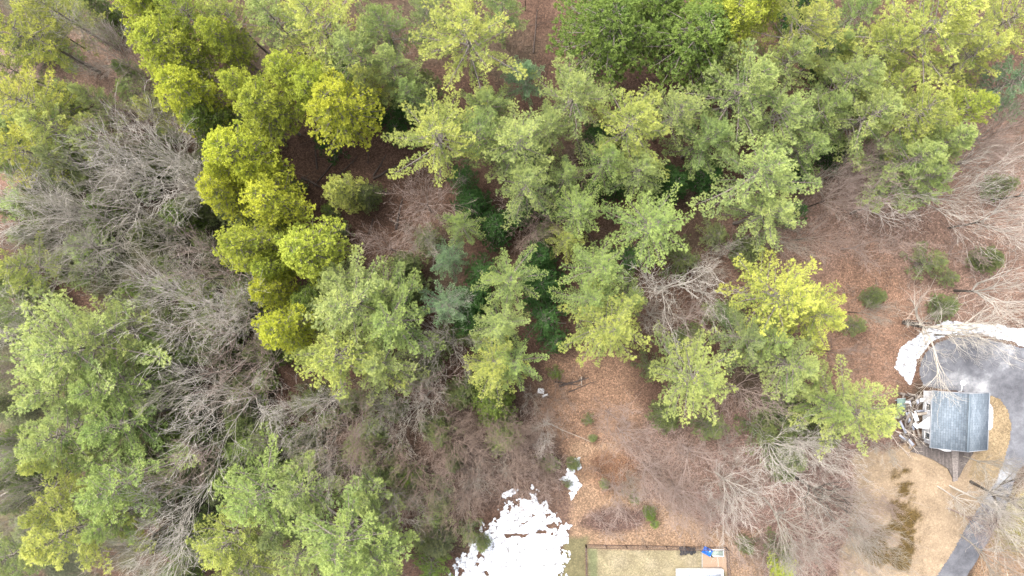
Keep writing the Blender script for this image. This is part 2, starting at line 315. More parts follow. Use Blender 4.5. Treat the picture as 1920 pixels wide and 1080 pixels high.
# ------------------------------------------------------------ tree generators
def pine_mesh(seed, h=22., R=6., base=.42, dens=1.0, blobby=False, K=6):
    r = np.random.default_rng(seed); segs = []; tp, ta, tl, tv = [], [], [], []
    lean = r.normal(size=2)*.25
    n = 8; zs = np.linspace(0, h*.98, n+1); pts = np.c_[np.outer(zs/h, lean)+r.normal(size=(n+1, 2))*.06, zs]; pts[0, :2] = 0
    r0 = h*.013
    for k in range(n): segs.append([*pts[k], *pts[k+1], r0*(1-zs[k]/h)+.02, r0*(1-zs[k+1]/h)+.02])
    trunk = list(segs); limbs = []
    zb = h*base; z = zb; phi = r.uniform(0, 6.28)
    seca = r.uniform(.35, 1.45, 11)                       # big sectors longer or shorter: ragged outline
    while z < h*.985:
        t = (z-zb)/(h-zb)
        if blobby: prof = (1-t)**.55*min(1, .62+t*2.2); nb = int(r.integers(6, 9)); dz = .5
        else: prof = (1-t)**.95*min(1, .75+t*2.0); nb = int(r.integers(4, 7)); dz = 1.0*(1-.35*t)
        for k in range(nb):
            a = phi+k*6.283/nb+r.normal()*.22; sa = a/6.283*11 % 11; i = int(sa); f = sa-i
            sec = seca[i]*(1-f)+seca[(i+1) % 11]*f
            if blobby: L = R*prof*(.5+.5*sec)*r.uniform(.66, 1.22)+.3
            else: L = R*prof*(.7+.3*sec)*r.choice([.6, .8, .95, 1.1, 1.25])*r.uniform(.92, 1.1)+.5
            if not blobby and r.random() < .10: continue
            el = (rad(4)+rad(40)*t**1.3)+r.normal()*.1
            if blobby: el = rad(-6)+rad(45)*t**1.5+r.normal()*.08
            d = np.array([math.cos(a)*math.cos(el), math.sin(a)*math.cos(el), math.sin(el)])
            st = np.array([np.interp(z, zs, pts[:, 0]), np.interp(z, zs, pts[:, 1]), z])
            m = 5; P = [st]; dd = d.copy()
            for q in range(m):
                dd = nrm(dd+np.array([0, 0, (.05 if not blobby else .03)])+r.normal(size=3)*(.05 if not blobby else .06)); P.append(P[-1]+dd*L/m)
            P = np.array(P); br = .018+.012*L
            for q in range(m): limbs.append([*P[q], *P[q+1], br*(1-q/m)+.012, br*(1-(q+1)/m)+.012])
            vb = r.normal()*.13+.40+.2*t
            if r.random() < .08: vb += .25
            step = (.25 if not blobby else .36)/dens; s = .22*L if L > 1 else .1; side = 1
            hz = nrm(np.array([-dd[1], dd[0], 0]))
            while s < L:
                u = s/L; q = min(int(u*m), m-1); f = u*m-q; p = P[q]*(1-f)+P[q+1]*f; ax = nrm(P[q+1]-P[q])
                l = ((.22*L*(1-u)**.55*min(1, u*2.)+.30) if not blobby else (.26*L*(1-u)**.7*min(1, u*2.2)+.42))*r.uniform(.6, 1.3); l = min(l, 1.7 if not blobby else 1.5)
                bd = nrm(ax*(1.15 if not blobby else .75)+hz*side*.85+np.array([0, 0, r.normal()*.14+.06])+r.normal(size=3)*.1); side = -side
                e = p+bd*l; 
                if l > .9: limbs.append([*p, *e, .016, .008])
                nt_ = max(3, int(l/(.15 if not blobby else .24)*dens)); w_ = np.linspace(.3 if l > .8 else .15, 1.0, nt_)[:, None]
                pp = p+(e-p)*w_+r.normal(size=(nt_, 3))*.07
                tp.append(pp); ta.append(np.repeat((bd*.7+np.array([0, 0, .35]) if blobby else nrm(bd+ax*.5)+np.array([0, 0, .12]))[None], nt_, 0))
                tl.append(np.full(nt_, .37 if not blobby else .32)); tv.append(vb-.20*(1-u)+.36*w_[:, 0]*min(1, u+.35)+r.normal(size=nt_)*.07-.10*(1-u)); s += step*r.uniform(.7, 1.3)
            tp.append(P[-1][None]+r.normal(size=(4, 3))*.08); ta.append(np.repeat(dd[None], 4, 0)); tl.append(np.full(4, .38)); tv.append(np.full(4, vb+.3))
        phi += 2.4*.5+r.uniform(-.3, .3); z += dz*r.uniform(.8, 1.2)
    # a few dead grey lower limbs
    for k in range(9 if not blobby else 4):
        zz = r.uniform(.6*zb, zb+.1*h); a = r.uniform(0, 6.28); L = r.uniform(.25, .6)*R; p = np.array([0, 0, zz]); d = np.array([math.cos(a), math.sin(a), .1])
        for q in range(3): p2 = p+nrm(d+r.normal(size=3)*.15)*L/3; limbs.append([*p, *p2, .045-.012*q, .033-.01*q]); p = p2
    tp = np.concatenate(tp); ta = np.concatenate(ta); tl = np.concatenate(tl); tv = np.concatenate(tv)
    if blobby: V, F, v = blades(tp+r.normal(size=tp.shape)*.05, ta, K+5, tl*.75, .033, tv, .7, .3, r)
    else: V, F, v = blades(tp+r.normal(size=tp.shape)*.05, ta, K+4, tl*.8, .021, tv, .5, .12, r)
    tV, tF = join([tubes(trunk, 6), tubes(limbs, 6)]) if False else join([tubes(trunk, 5), tubes(limbs, 5)])
    return (mesh('trunk', tV, tF, BARK, smooth=True), None, mesh('crown', V, F, NEED, {'v': v}))

def bare_mesh(seed, h=18., R=5.5, fork=.35, dens=1.0, thick=1.0, gnarl=.14):
    r = np.random.default_rng(seed); trunk = []; limbs = []; tw = []
    zf = h*fork; r0 = .011*h*thick; p = np.zeros(3); n = 5; d = nrm(np.array([r.normal()*.06, r.normal()*.06, 1]))
    ends = []
    for k in range(n):
        q = p+nrm(d+r.normal(size=3)*.03)*zf/n; trunk.append([*p, *q, r0*(1-.08*k), r0*(1-.08*(k+1))]); p = q
    def grow(p, d, L, rr, depth):
        rr = max(rr, .017)
        ns = 4 if depth < 3 else 3; step = L/ns
        for k in range(ns):
            d2 = nrm(d+r.normal(size=3)*gnarl+np.array([0, 0, .05])); q = p+d2*step; ra = rr*(1-.17*k); rb = rr*(1-.17*(k+1))
            (limbs if depth < 2 else tw).append([*p, *q, max(ra, .013), max(rb, .011)])
            d = d2
            if depth < 4:
                nk = (1 if k < ns-1 else 2) if depth > 0 else (2 if k > 0 else 1)
                if depth == 3: nk = 1
                for c in range(int(nk)):
                    if r.random() > dens*(.95 if depth < 2 else .72 if depth == 2 else .5): continue
                    t = r.normal(size=3); t = nrm(t-d*np.dot(t, d)); ang = r.uniform(.3, .68)
                    dn = nrm(d*math.cos(ang)+t*math.sin(ang)+np.array([0, 0, .08])); grow(q, dn, L*r.uniform(.45, .72), rb*.66, depth+1)
            p = q
    nm = int(r.integers(4, 7)); L0 = (h-zf)*.68
    for k in range(nm):
        a = k*6.283/nm+r.normal()*.35; spread = R/(h-zf)*1.25*r.uniform(.35, 1.15)
        d = nrm(np.array([math.cos(a)*spread, math.sin(a)*spread, 1.])); st = p-np.array([0, 0, r.uniform(0, .25)*zf])
        grow(st, d, L0*r.uniform(.8, 1.1), r0*.55, 0)
    tV, tF = tubes(trunk, 7); a, b = tubes(limbs, 4); c, e = tubes(tw, 3)
    return (mesh('trunk', tV, tF, BARK, smooth=True), mesh('limbs', a, b, BARK), mesh('twigs', c, e, BARK))

PINES = [pine_mesh(100+k, 22, 6.2, b, dn) for k, (b, dn) in enumerate([(.42, 1.), (.38, 1.05), (.45, .95), (.40, 1.), (.5, 1.05), (.36, .95), (.44, 1.)])]
DENSE = [pine_mesh(200+k, 20, 4.4, .42, .95, True, 7) for k in range(4)]
SMALL = [pine_mesh(300+k, 9, 2.6, .12, .9, k % 2 == 0, 5) for k in range(4)]
BARE = [bare_mesh(400+k, 18, R, f, dn, 1, gn) for k, (R, f, dn, gn) in enumerate([(5.8, .35, .95, .08), (6.5, .3, .9, .10), (4.8, .42, 1., .06), (5.8, .38, .85, .14), (4.4, .3, 1., .07), (6.2, .35, .95, .09)])]
BIGB = [bare_mesh(450, 18, 11, .28, .84, 1.9, .2), bare_mesh(451, 17, 9, .25, .86, 1.7, .22)]
BUSH = [bare_mesh(470+k, 7, 3.0, .12, .85, .9, .14) for k in range(3)]

# ------------------------------------------------------------ labels: nearest landmarks, so every label points at one thing
LM = [("the house", 1800, 790), ('the large snow field', 970, 1010), ('the fenced lawn', 1230, 1055), ("the lone clearing pine", 650, 365),
      ('the curved snow bank', 1700, 660), ('the white chair', 1014, 733), ('the asphalt turnaround', 1890, 720), ("the brown top gap", 1000, 60),
      ("the tan lawn", 1740, 960), ("the yellow tree row", 500, 420), ('the orange leaf path', 1120, 740), ('the top left corner', 0, 0), ('the top right corner', 1920, 0),
      ('the bottom left corner', 0, 1080), ("the left edge's middle", 0, 540), ("the top edge's middle", 960, 0), ("the bottom edge's middle", 960, 1080), ('the bottom right corner', 1920, 1080),
      ('the tiny snow patch', 822, 1000), ('the twisted snow patch', 1072, 895), ("the debris pile", 1705, 790), ("the scrubby right ground", 1600, 480), ('the centre of the photo', 960, 540)]
used = set(); cnt = {}
ORD = ['', 'second ', 'third ', 'fourth ', 'fifth ', 'sixth ', 'seventh ', 'eighth ']
DIR = ['right of', 'upper right of', 'above', 'upper left of', 'left of', 'lower left of', 'below', 'lower right of']
pending = []
def autolabel(items, LM=LM):
    """items: (obj, look, px, py); rank within the same look, landmark and direction by distance"""
    todo = list(range(len(items))); cand = {}
    for i, (o, look, x, y) in enumerate(items):
        for j, (n, lx, ly) in enumerate(LM):
            dx, dy = x-lx, ly-y; d = math.hypot(dx, dy)
            if d < 8: continue
            s = int(round(math.degrees(math.atan2(dy, dx))/45)) % 8
            cand.setdefault((look, j, s), []).append((d, i))
    best = {}
    for (look, j, s), l in cand.items():
        l.sort()
        for rk, (d, i) in enumerate(l[:8]):
            sc = rk*120+d
            if i not in best or sc < best[i][0]: best[i] = (sc, rk, j, s)
    for i, (o, look, x, y) in enumerate(items):
        if i in best:
            _, rk, j, s = best[i]; o['label'] = f"{look}, {ORD[rk]}nearest {DIR[s]} {LM[j][0]}"
        else: o['label'] = f"{look} in the crowded woodland understory"; 
items = []
def tree(name, protos, k, px, py, h, rscale, hscale, z_at, col, barkc, look, cat, group, rz=None, at_base=False):
    zc = 0 if at_base else z_at*h; x, y = W(px, py, zc)
    o = thing(name, look, cat, (x, y, gz(x, y)-.05), random.uniform(0, 6.28) if rz is None else rz, group)
    pr = protos[k % len(protos)]
    for nm, me in ((a_, b_) for a_, b_ in zip(('trunk', 'limbs', 'crown') if pr[2].name.startswith('crown') else ('trunk', 'limbs', 'twigs'), pr) if b_):
        c = link(nm, me, o); c.color = (*(col if nm == 'crown' else barkc), 1)
    o.scale = (rscale, rscale*random.uniform(.93, 1.07), hscale)
    items.append((o, look, px, py))
    if protos is BIGB: [setattr(c_, 'color', (.06, .052, .045, 1)) for c_ in o.children if c_.name.startswith('trunk')]
    return o
random.seed(4)
# colours of the foliage
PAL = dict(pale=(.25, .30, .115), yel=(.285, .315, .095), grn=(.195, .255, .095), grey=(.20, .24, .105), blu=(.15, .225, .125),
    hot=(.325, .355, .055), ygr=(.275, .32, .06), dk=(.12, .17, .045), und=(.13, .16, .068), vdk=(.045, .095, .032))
LOOK = dict(pale='pale green feathery pine', yel='yellowish green broad pine', grn='mid green pine', grey='dull grey-green pine', blu='bluish green pine',
    hot='bright yellow dense conifer', ygr='yellow-green dense conifer', dk='dark green dense conifer')
GRAYB = (.17, .15, .13)
def tint(c, a): f = 1.06*random.uniform(1-a, 1+a); return (c[0]*f*random.uniform(.97, 1.025), c[1]*f, c[2]*f)
# white pines: px, py, radius px, height, colour
P = [(1135, 300, 50, 19, 'grn2'), (1030, 235, 48, 19, 'pale'), (770, 175, 40, 18, 'grn'), (1350, 120, 50, 19, 'pale'), (1060, 330, 40, 17, 'grn'), (690, 160, 44, 20, 'yel'), (430, 30, 50, 20, 'yel'), (1655, 170, 50, 20, 'yel'), (880, 70, 88, 23, 'yel'), (600, 50, 85, 23, 'yel'), (520, 40, 62, 21, 'pale'), (660, 105, 72, 22, 'pale'), (725, 55, 55, 19, 'grn'), (735, 125, 52, 20, 'pale'), (800, 20, 48, 18, 'grey'),
 (1078, 180, 72, 22, 'pale'), (985, 140, 40, 15, 'blu'), (820, 262, 80, 23, 'yel'), (905, 250, 62, 21, 'grn'), (975, 265, 76, 22, 'pale'), (985, 345, 62, 20, 'pale'), (920, 200, 50, 17, 'grn'),
 (1185, 235, 82, 23, 'yel'), (1270, 215, 62, 21, 'pale'), (1390, 170, 98, 24, 'pale'), (1330, 255, 62, 20, 'grn'), (1450, 220, 70, 21, 'pale'), (1200, 320, 52, 19, 'pale'),
 (1495, 60, 66, 22, 'yel'), (1480, 115, 52, 20, 'pale'), (1590, 150, 66, 22, 'pale'), (1620, 220, 80, 22, 'pale'), (1710, 220, 78, 23, 'yel'), (1545, 210, 60, 20, 'grn'), (1800, 205, 60, 21, 'ygr2'),
 (1740, 55, 112, 25, 'yel'), (1650, 90, 62, 21, 'yel'), (1815, 110, 62, 21, 'yel'), (1885, 45, 70, 22, 'yel'), (1905, 150, 62, 22, 'blu'), (1600, 30, 45, 18, 'grn'),
 (1415, 330, 88, 22, 'pale'), (1440, 400, 66, 19, 'pale'), (1500, 280, 50, 18, 'grn'), (1700, 305, 78, 21, 'pale'), (1770, 270, 60, 20, 'pale'), (1730, 335, 45, 17, 'grn'),
 (1222, 425, 74, 19, 'grn2'), (1120, 500, 66, 19, 'grn2'), (1082, 395, 52, 18, 'grn2'), (1145, 610, 84, 22, 'yel'), (1180, 560, 40, 16, 'grn'), (1100, 560, 50, 18, 'grn2'),
 (862, 420, 36, 16, 'grn2'), (842, 485, 36, 15, 'blu'), (955, 520, 56, 18, 'grn2'), (935, 605, 50, 18, 'pale'), (835, 575, 42, 15, 'blu'), (1060, 450, 36, 13, 'yel'),
 (660, 570, 96, 23, 'pale'), (735, 600, 74, 21, 'grn2'), (640, 670, 84, 22, 'yel'), (715, 685, 62, 20, 'pale'), (640, 520, 44, 18, 'pale'), (720, 545, 50, 18, 'grn2'),
 (920, 690, 58, 20, 'yel'), (965, 680, 46, 17, 'grn2'), (1300, 712, 84, 21, 'pale2'), (1470, 560, 92, 23, 'yel2'), (1530, 590, 60, 22, 'yel2'), (1480, 690, 72, 20, 'pale'), (1395, 635, 60, 17, 'grey'), (1440, 640, 45, 19, 'grn2'),
 (1610, 775, 78, 21, 'pale2'), (1550, 760, 46, 18, 'grn2'),
 (150, 650, 108, 24, 'pale'), (200, 620, 66, 22, 'pale'), (110, 730, 80, 22, 'pale'), (210, 725, 74, 22, 'grn2'), (120, 810, 88, 23, 'pale'), (220, 800, 72, 21, 'grn2'), (230, 905, 84, 22, 'grn2'), (110, 860, 55, 21, 'yel'),
 (130, 1005, 90, 23, 'yel'), (110, 950, 55, 20, 'yel'), (215, 970, 55, 20, 'grn2'), (10, 1050, 40, 18, 'pale'),
 (490, 930, 88, 22, 'grn2'), (430, 1010, 80, 22, 'yel'), (565, 920, 66, 21, 'pale'), (640, 1000, 110, 24, 'grn2'), (700, 1040, 80, 22, 'grn2'), (560, 1035, 60, 20, 'pale'), (690, 930, 52, 18, 'pale'), (530, 990, 50, 19, 'grey'), (450, 1070, 66, 21, 'yel'),
 (45, 60, 66, 22, 'yel2'), (100, 20, 56, 20, 'yel'), (55, 190, 70, 22, 'yel2'), (30, 280, 56, 21, 'yel2'), (100, 240, 60, 20, 'pale2'), (15, 130, 40, 20, 'yel'), (175, 185, 36, 16, 'pale'), (120, 300, 40, 18, 'grey'), (50, 500, 46, 19, 'yel'), (20, 590, 30, 16, 'grn'), (180, 260, 36, 17, 'pale'), (285, 205, 32, 15, 'yel'),
 (940, 10, 46, 19, 'grn'), (1560, 90, 38, 16, 'grn'), (350, 30, 60, 21, 'ygr2')]
PAL['grn2'] = (.22, .285, .10); PAL['pale2'] = (.275, .315, .11); PAL['yel2'] = (.315, .335, .085); PAL['ygr2'] = (.255, .30, .065)
LOOK['grn2'] = 'soft green layered pine'; LOOK['pale2'] = 'light lime green star-shaped pine'; LOOK['yel2'] = 'bright yellow-green large pine'; LOOK['ygr2'] = 'vivid yellow-green pine'
for i, (px, py, rp, h, c) in enumerate(P):
    R = 1.24*rp*S*(1-.7*h/H); col_ = tint(PAL[c], .1)
    sz = 'broad ' if rp > 75 else ('narrow ' if rp < 50 else '')
    look = LOOK[c]; look = look if any(a in look for a in ('broad', 'large')) else sz+look
    tree('pine_tree', PINES, i*3+i//7, px, py, h, R/6.0, h/22, .70, col_, GRAYB, look, 'pine tree', 'tall pines of the woodland canopy')
# dense trees
D = [(492, 335, 34, 20, 'hot'), (520, 500, 36, 19, 'ygr'), (445, 330, 30, 20, 'hot'), (600, 180, 46, 21, 'ygr'), (470, 180, 40, 20, 'ygr'), (462, 300, 62, 22, 'hot'), (432, 370, 44, 20, 'hot'), (520, 380, 54, 21, 'hot'), (475, 462, 58, 21, 'ygr'), (590, 470, 62, 20, 'ygr'), (515, 548, 38, 19, 'hot'), (545, 612, 52, 21, 'hot'), (330, 105, 64, 21, 'ygr'), (365, 185, 58, 21, 'hot'),
 (300, 30, 58, 20, 'ygr'), (430, 85, 40, 20, 'ygr'), (505, 212, 54, 20, 'ygr'), (560, 150, 50, 20, 'ygr'), (635, 215, 66, 22, 'hot'), (400, 235, 45, 17, 'dk'),
 (1140, 70, 88, 21, 'dk'), (1290, 75, 95, 21, 'dk'), (1340, 50, 66, 22, 'ygr'), (1230, 20, 60, 19, 'dk'), (1410, 20, 50, 20, 'ygr'), (1465, 1064, 28, 6, 'ygr'), (585, 560, 36, 16, 'dk'), (300, 10, 40, 19, 'ygr')]
for i, (px, py, rp, h, c) in enumerate(D):
    R = 1.1*rp*S*(1-.65*h/H); col_ = tint(PAL[c], .1)
    tree('dense_conifer', DENSE, i, px, py, h, R/4.3, h/20, .62, col_, GRAYB, LOOK[c], 'conifer', 'dense rounded conifers')
# small dark understory conifers; deep green ones added to darken canopy gaps
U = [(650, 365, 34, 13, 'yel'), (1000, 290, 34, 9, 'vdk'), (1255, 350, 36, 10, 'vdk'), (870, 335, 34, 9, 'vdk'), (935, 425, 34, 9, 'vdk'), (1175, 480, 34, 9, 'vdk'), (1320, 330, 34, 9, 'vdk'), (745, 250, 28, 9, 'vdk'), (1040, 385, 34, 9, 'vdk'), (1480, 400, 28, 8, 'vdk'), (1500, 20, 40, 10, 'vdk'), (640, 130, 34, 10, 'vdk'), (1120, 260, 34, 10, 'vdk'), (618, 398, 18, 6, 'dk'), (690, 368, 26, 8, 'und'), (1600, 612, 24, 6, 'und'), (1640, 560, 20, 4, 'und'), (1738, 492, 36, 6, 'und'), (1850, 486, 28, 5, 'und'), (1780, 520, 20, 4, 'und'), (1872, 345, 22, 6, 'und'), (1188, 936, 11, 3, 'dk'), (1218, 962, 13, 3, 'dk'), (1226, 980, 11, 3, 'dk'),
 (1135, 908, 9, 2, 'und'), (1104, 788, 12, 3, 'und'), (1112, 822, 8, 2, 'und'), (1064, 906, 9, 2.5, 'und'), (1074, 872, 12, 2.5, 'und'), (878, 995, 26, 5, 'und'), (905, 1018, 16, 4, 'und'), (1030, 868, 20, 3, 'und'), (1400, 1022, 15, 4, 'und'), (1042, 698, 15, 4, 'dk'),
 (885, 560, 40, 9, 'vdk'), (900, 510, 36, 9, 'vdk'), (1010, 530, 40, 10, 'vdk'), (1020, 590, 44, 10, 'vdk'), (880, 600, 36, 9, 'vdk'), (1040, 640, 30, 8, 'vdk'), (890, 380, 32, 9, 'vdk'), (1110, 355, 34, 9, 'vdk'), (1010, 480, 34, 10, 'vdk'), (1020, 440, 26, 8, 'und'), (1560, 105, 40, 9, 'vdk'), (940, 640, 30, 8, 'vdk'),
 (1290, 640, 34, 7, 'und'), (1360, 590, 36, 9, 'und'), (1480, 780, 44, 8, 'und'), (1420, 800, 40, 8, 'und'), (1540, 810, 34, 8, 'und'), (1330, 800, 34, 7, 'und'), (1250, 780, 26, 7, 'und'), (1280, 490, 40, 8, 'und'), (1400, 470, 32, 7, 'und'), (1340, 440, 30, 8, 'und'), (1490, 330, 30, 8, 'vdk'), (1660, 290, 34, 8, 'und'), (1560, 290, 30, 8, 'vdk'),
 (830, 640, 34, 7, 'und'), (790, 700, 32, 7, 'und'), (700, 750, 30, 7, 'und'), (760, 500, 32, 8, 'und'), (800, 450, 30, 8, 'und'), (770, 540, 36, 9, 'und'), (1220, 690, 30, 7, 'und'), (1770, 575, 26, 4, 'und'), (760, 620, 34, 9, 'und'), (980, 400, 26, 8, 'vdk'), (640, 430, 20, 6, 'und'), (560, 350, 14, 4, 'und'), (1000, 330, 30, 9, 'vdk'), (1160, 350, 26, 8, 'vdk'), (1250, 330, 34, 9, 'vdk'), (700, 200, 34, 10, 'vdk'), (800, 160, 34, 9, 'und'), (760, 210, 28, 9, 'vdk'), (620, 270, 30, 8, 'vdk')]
for (x0, y0, x1, y1, n) in [(0, 250, 520, 560, 62), (240, 540, 560, 900, 52), (0, 560, 60, 1080, 14), (280, 880, 420, 1080, 14), (560, 730, 860, 900, 20), (720, 880, 830, 1080, 10), (0, 0, 250, 250, 10), (1400, 850, 1560, 1040, 3), (850, 620, 1000, 830, 8), (440, 820, 560, 920, 6)]:
    k = 0; pts = []
    while k < n:
        x, y = random.uniform(x0, x1), random.uniform(y0, y1)
        if any(math.hypot(x-a, y-b) < 19 for a, b in pts) or math.hypot(x-1014, y-733) < 50: continue
        pts.append((x, y)); U.append((x, y, random.uniform(17, 40), random.uniform(4, 10), random.choice(['und', 'und', 'und', 'dk', 'grey2', 'grn']))); k += 1
PAL['grey2'] = (.14, .16, .085)
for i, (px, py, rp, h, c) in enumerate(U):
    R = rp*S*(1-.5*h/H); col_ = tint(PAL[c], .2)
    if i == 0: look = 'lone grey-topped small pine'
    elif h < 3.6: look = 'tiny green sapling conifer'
    else: look = ('broad ' if rp > 30 else 'narrow ' if rp < 23 else '')+{'und': 'low olive understory conifer', 'dk': 'low green understory conifer', 'grey2': 'low greyish understory conifer', 'grn': 'low mid-green understory conifer', 'vdk': 'added deep green gap-darkening conifer'}.get(c, 'low olive understory conifer')
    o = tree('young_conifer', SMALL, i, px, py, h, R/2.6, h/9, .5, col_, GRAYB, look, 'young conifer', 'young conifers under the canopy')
# bare trees: crown centre px,py, radius px, height, bark tone
BT = dict(w=(.40, .375, .335), g=(.26, .24, .205), b=(.20, .15, .122), p=(.26, .205, .18))
BL = dict(w='whitish leafless tree', g='grey leafless tree', b='brown leafless tree', p='pinkish-grey leafless tree')
B = [(270, 285, 80, 18, 'w'), (325, 330, 70, 18, 'w'), (60, 395, 76, 17, 'w'), (200, 390, 76, 17, 'g'), (130, 460, 66, 16, 'g'), (400, 505, 62, 17, 'p'), (300, 450, 66, 16, 'g'), (250, 540, 66, 16, 'g'), (350, 590, 74, 18, 'w'), (440, 590, 60, 17, 'w'), (400, 640, 55, 15, 'p'),
 (370, 350, 50, 16, 'w'), (220, 320, 60, 17, 'g'), (100, 290, 46, 15, 'g'), (340, 260, 50, 15, 'g'), (150, 410, 55, 15, 'w'), (340, 520, 55, 16, 'g'),
 (20, 600, 50, 17, 'w'), (45, 650, 46, 15, 'w'), (15, 700, 36, 15, 'p'), (350, 715, 66, 17, 'g'), (425, 775, 78, 18, 'w'), (475, 700, 56, 16, 'p'), (345, 860, 62, 17, 'p'), (325, 950, 76, 18, 'w'), (230, 1040, 56, 16, 'g'), (15, 850, 46, 16, 'g'), (30, 940, 56, 16, 'g'), (310, 1055, 60, 17, 'w'),
 (590, 770, 46, 15, 'w'), (655, 790, 55, 14, 'b'), (600, 840, 55, 15, 'g'), (500, 830, 50, 15, 'g'), (720, 770, 46, 14, 'g'), (785, 760, 55, 14, 'g'), (835, 655, 52, 13, 'g'), (795, 700, 46, 13, 'p'), (640, 850, 56, 15, 'p'), (720, 850, 55, 14, 'b'), (770, 900, 50, 14, 'b'),
 (850, 840, 55, 14, 'b'), (955, 840, 55, 13, 'b'), (980, 815, 40, 11, 'b'), (790, 950, 46, 13, 'b'), (740, 950, 46, 14, 'g'), (900, 800, 46, 12, 'b'), (960, 900, 46, 12, 'b'), (860, 950, 46, 12, 'b'),
 (790, 380, 54, 13, 'p'), (722, 465, 48, 12, 'p'), (1010, 395, 45, 11, 'p'), (1000, 430, 40, 12, 'b'), (790, 440, 36, 10, 'g'),
 (1270, 540, 70, 15, 'w'), (1340, 545, 46, 13, 'w'), (1240, 590, 46, 12, 'g'), (1410, 740, 56, 14, 'p'), (1300, 600, 40, 11, 'p'), (1085, 290, 40, 12, 'b'), (1330, 490, 40, 12, 'g'),
 (1180, 830, 55, 13, 'p'), (1320, 870, 62, 14, 'p'), (1290, 940, 56, 13, 'p'), (1390, 930, 60, 15, 'w'), (1480, 860, 60, 15, 'w'), (1540, 840, 50, 14, 'w'), 
 (1500, 990, 70, 16, 'g'), (1350, 990, 46, 12, 'p'), (1560, 1050, 70, 17, 'p'), (1630, 1020, 55, 15, 'g'), (1230, 900, 46, 12, 'p'), (1150, 790, 36, 10, 'p'),
 (175, 85, 45, 15, 'w'), (235, 240, 46, 15, 'p'), (200, 60, 36, 13, 'p'), (460, 130, 30, 12, 'g'), (730, 90, 34, 15, 'g'), (1830, 110, 40, 16, 'g'), (1880, 25, 36, 15, 'g'), (1895, 235, 46, 16, 'g'), (270, 120, 46, 14, 'p'),
 (1640, 460, 50, 12, 'p'), (1560, 330, 40, 13, 'g'),
 (1890, 960, 60, 15, 'w'), (1870, 1000, 50, 13, 'p'), (1900, 890, 46, 13, 'g'), (1840, 950, 40, 12, 'w'), (1905, 1060, 50, 14, 'g')]
for i, (px, py, rp, h, c) in enumerate(B):
    R = rp*S*(1-.8*h/H)
    tree('bare_tree', BARE, i*5+i//6, px, py, h, R/5.2, h/18, .78, BT[c], BT[c], BL[c], 'bare tree', 'leafless trees')
# bare trees whose dark trunks show: base px,py, height, crown radius m
for i, (px, py, h, R, c) in enumerate([(1500, 393, 18, 3.2, 'p'), (1680, 386, 20, 4, 'w'), (1778, 428, 19, 4, 'w'), (1530, 345, 17, 3, 'p'), (1590, 585, 11, 2, 'g'), (1525, 655, 14, 2, 'p'), (1740, 325, 20, 4, 'p'), (1860, 375, 20, 4, 'w'), (1490, 450, 15, 2.4, 'p'), (1420, 450, 12, 2.6, 'g'),
        (1020, 790, 9, 2, 'w'), (1700, 600, 9, 2.2, 'g'), (165, 95, 16, 3, 'g'), (960, 120, 12, 2, 'b'), (985, 20, 14, 2, 'b'), (870, 560, 14, 1.5, 'w')]):
    o = tree('bare_tree', BARE, i*5+2, px, py, h, R/5.2, h/18, .78, BT[c], BT[c], 'dark-trunked '+BL[c], 'bare tree', 'leafless trees', at_base=True)
    [setattr(c_, 'color', (.045, .038, .033, 1)) for c_ in o.children if c_.name.startswith('trunk')]
items_ = len(items)
tree('bare_tree', BIGB, 0, 1695, 604, 19, .86, 19/18, 0, (.40, .37, .32), (.40, .37, .32), 'huge spreading pale leafless tree over the driveway snow bank', 'bare tree', 'leafless trees', 2.0, True)
for a_ in [(1820, 903, 20, .62, (.40, .36, .32), 'dark-trunked leafless tree leaning over the narrow driveway', 1.2), (1488, 893, 21, .6, (.33, .29, .26), 'tall dark-trunked leafless tree on the orange slope left of the tan lawn', 3.1), (1752, 628, 13, .42, (.42, .40, .36), 'smaller whitish leafless tree rooted in the curved snow bank', 4.4), (1596, 400, 15, .58, (.46, .42, .38), 'crooked white leafless tree on the brown ground right of centre', 5.1)]:
    o = tree('bare_tree', BIGB, 0, a_[0], a_[1], a_[2], a_[3], a_[2]/18, 0, a_[4], a_[4], a_[5], 'bare tree', 'leafless trees', a_[6], True); items.pop()
    if 'dark' in a_[5]: [setattr(c_, 'color', (.07, .06, .052, 1)) for c_ in o.children if c_.name.startswith('limbs')]
tree('bare_tree', BIGB, 1, 1790, 545, 18, .72, 1, 0, (.40, .38, .34), (.40, .38, .34), 'wide whitish leafless tree beside the asphalt', 'bare tree', 'leafless trees', .6, True)
items = items[:items_]
# bare shrubs
for i in range(54):
    if i < 26: px, py = random.uniform(840, 1060), random.uniform(740, 920)
    elif i < 50: px, py = random.uniform(1130, 1660), random.uniform(800, 1060)
    elif i < 62: px, py = random.uniform(1500, 1920), random.uniform(300, 480)
    else: px, py = random.uniform(240, 560), random.uniform(520, 880)
    if (px > 1080 and px < 1380 and py > 990) : py -= 120
    c = random.choice('bbpg'); h = random.uniform(3, 7)
    tree('bare_shrub', BUSH, i, px, py, h, random.uniform(.6, 1.1), h/7, .7, BT[c], BT[c], {'b': 'brown leafless shrub', 'p': 'pinkish leafless shrub', 'g': 'grey leafless shrub'}[c], 'shrub', 'leafless shrubs of the woodland floor')
autolabel(items)

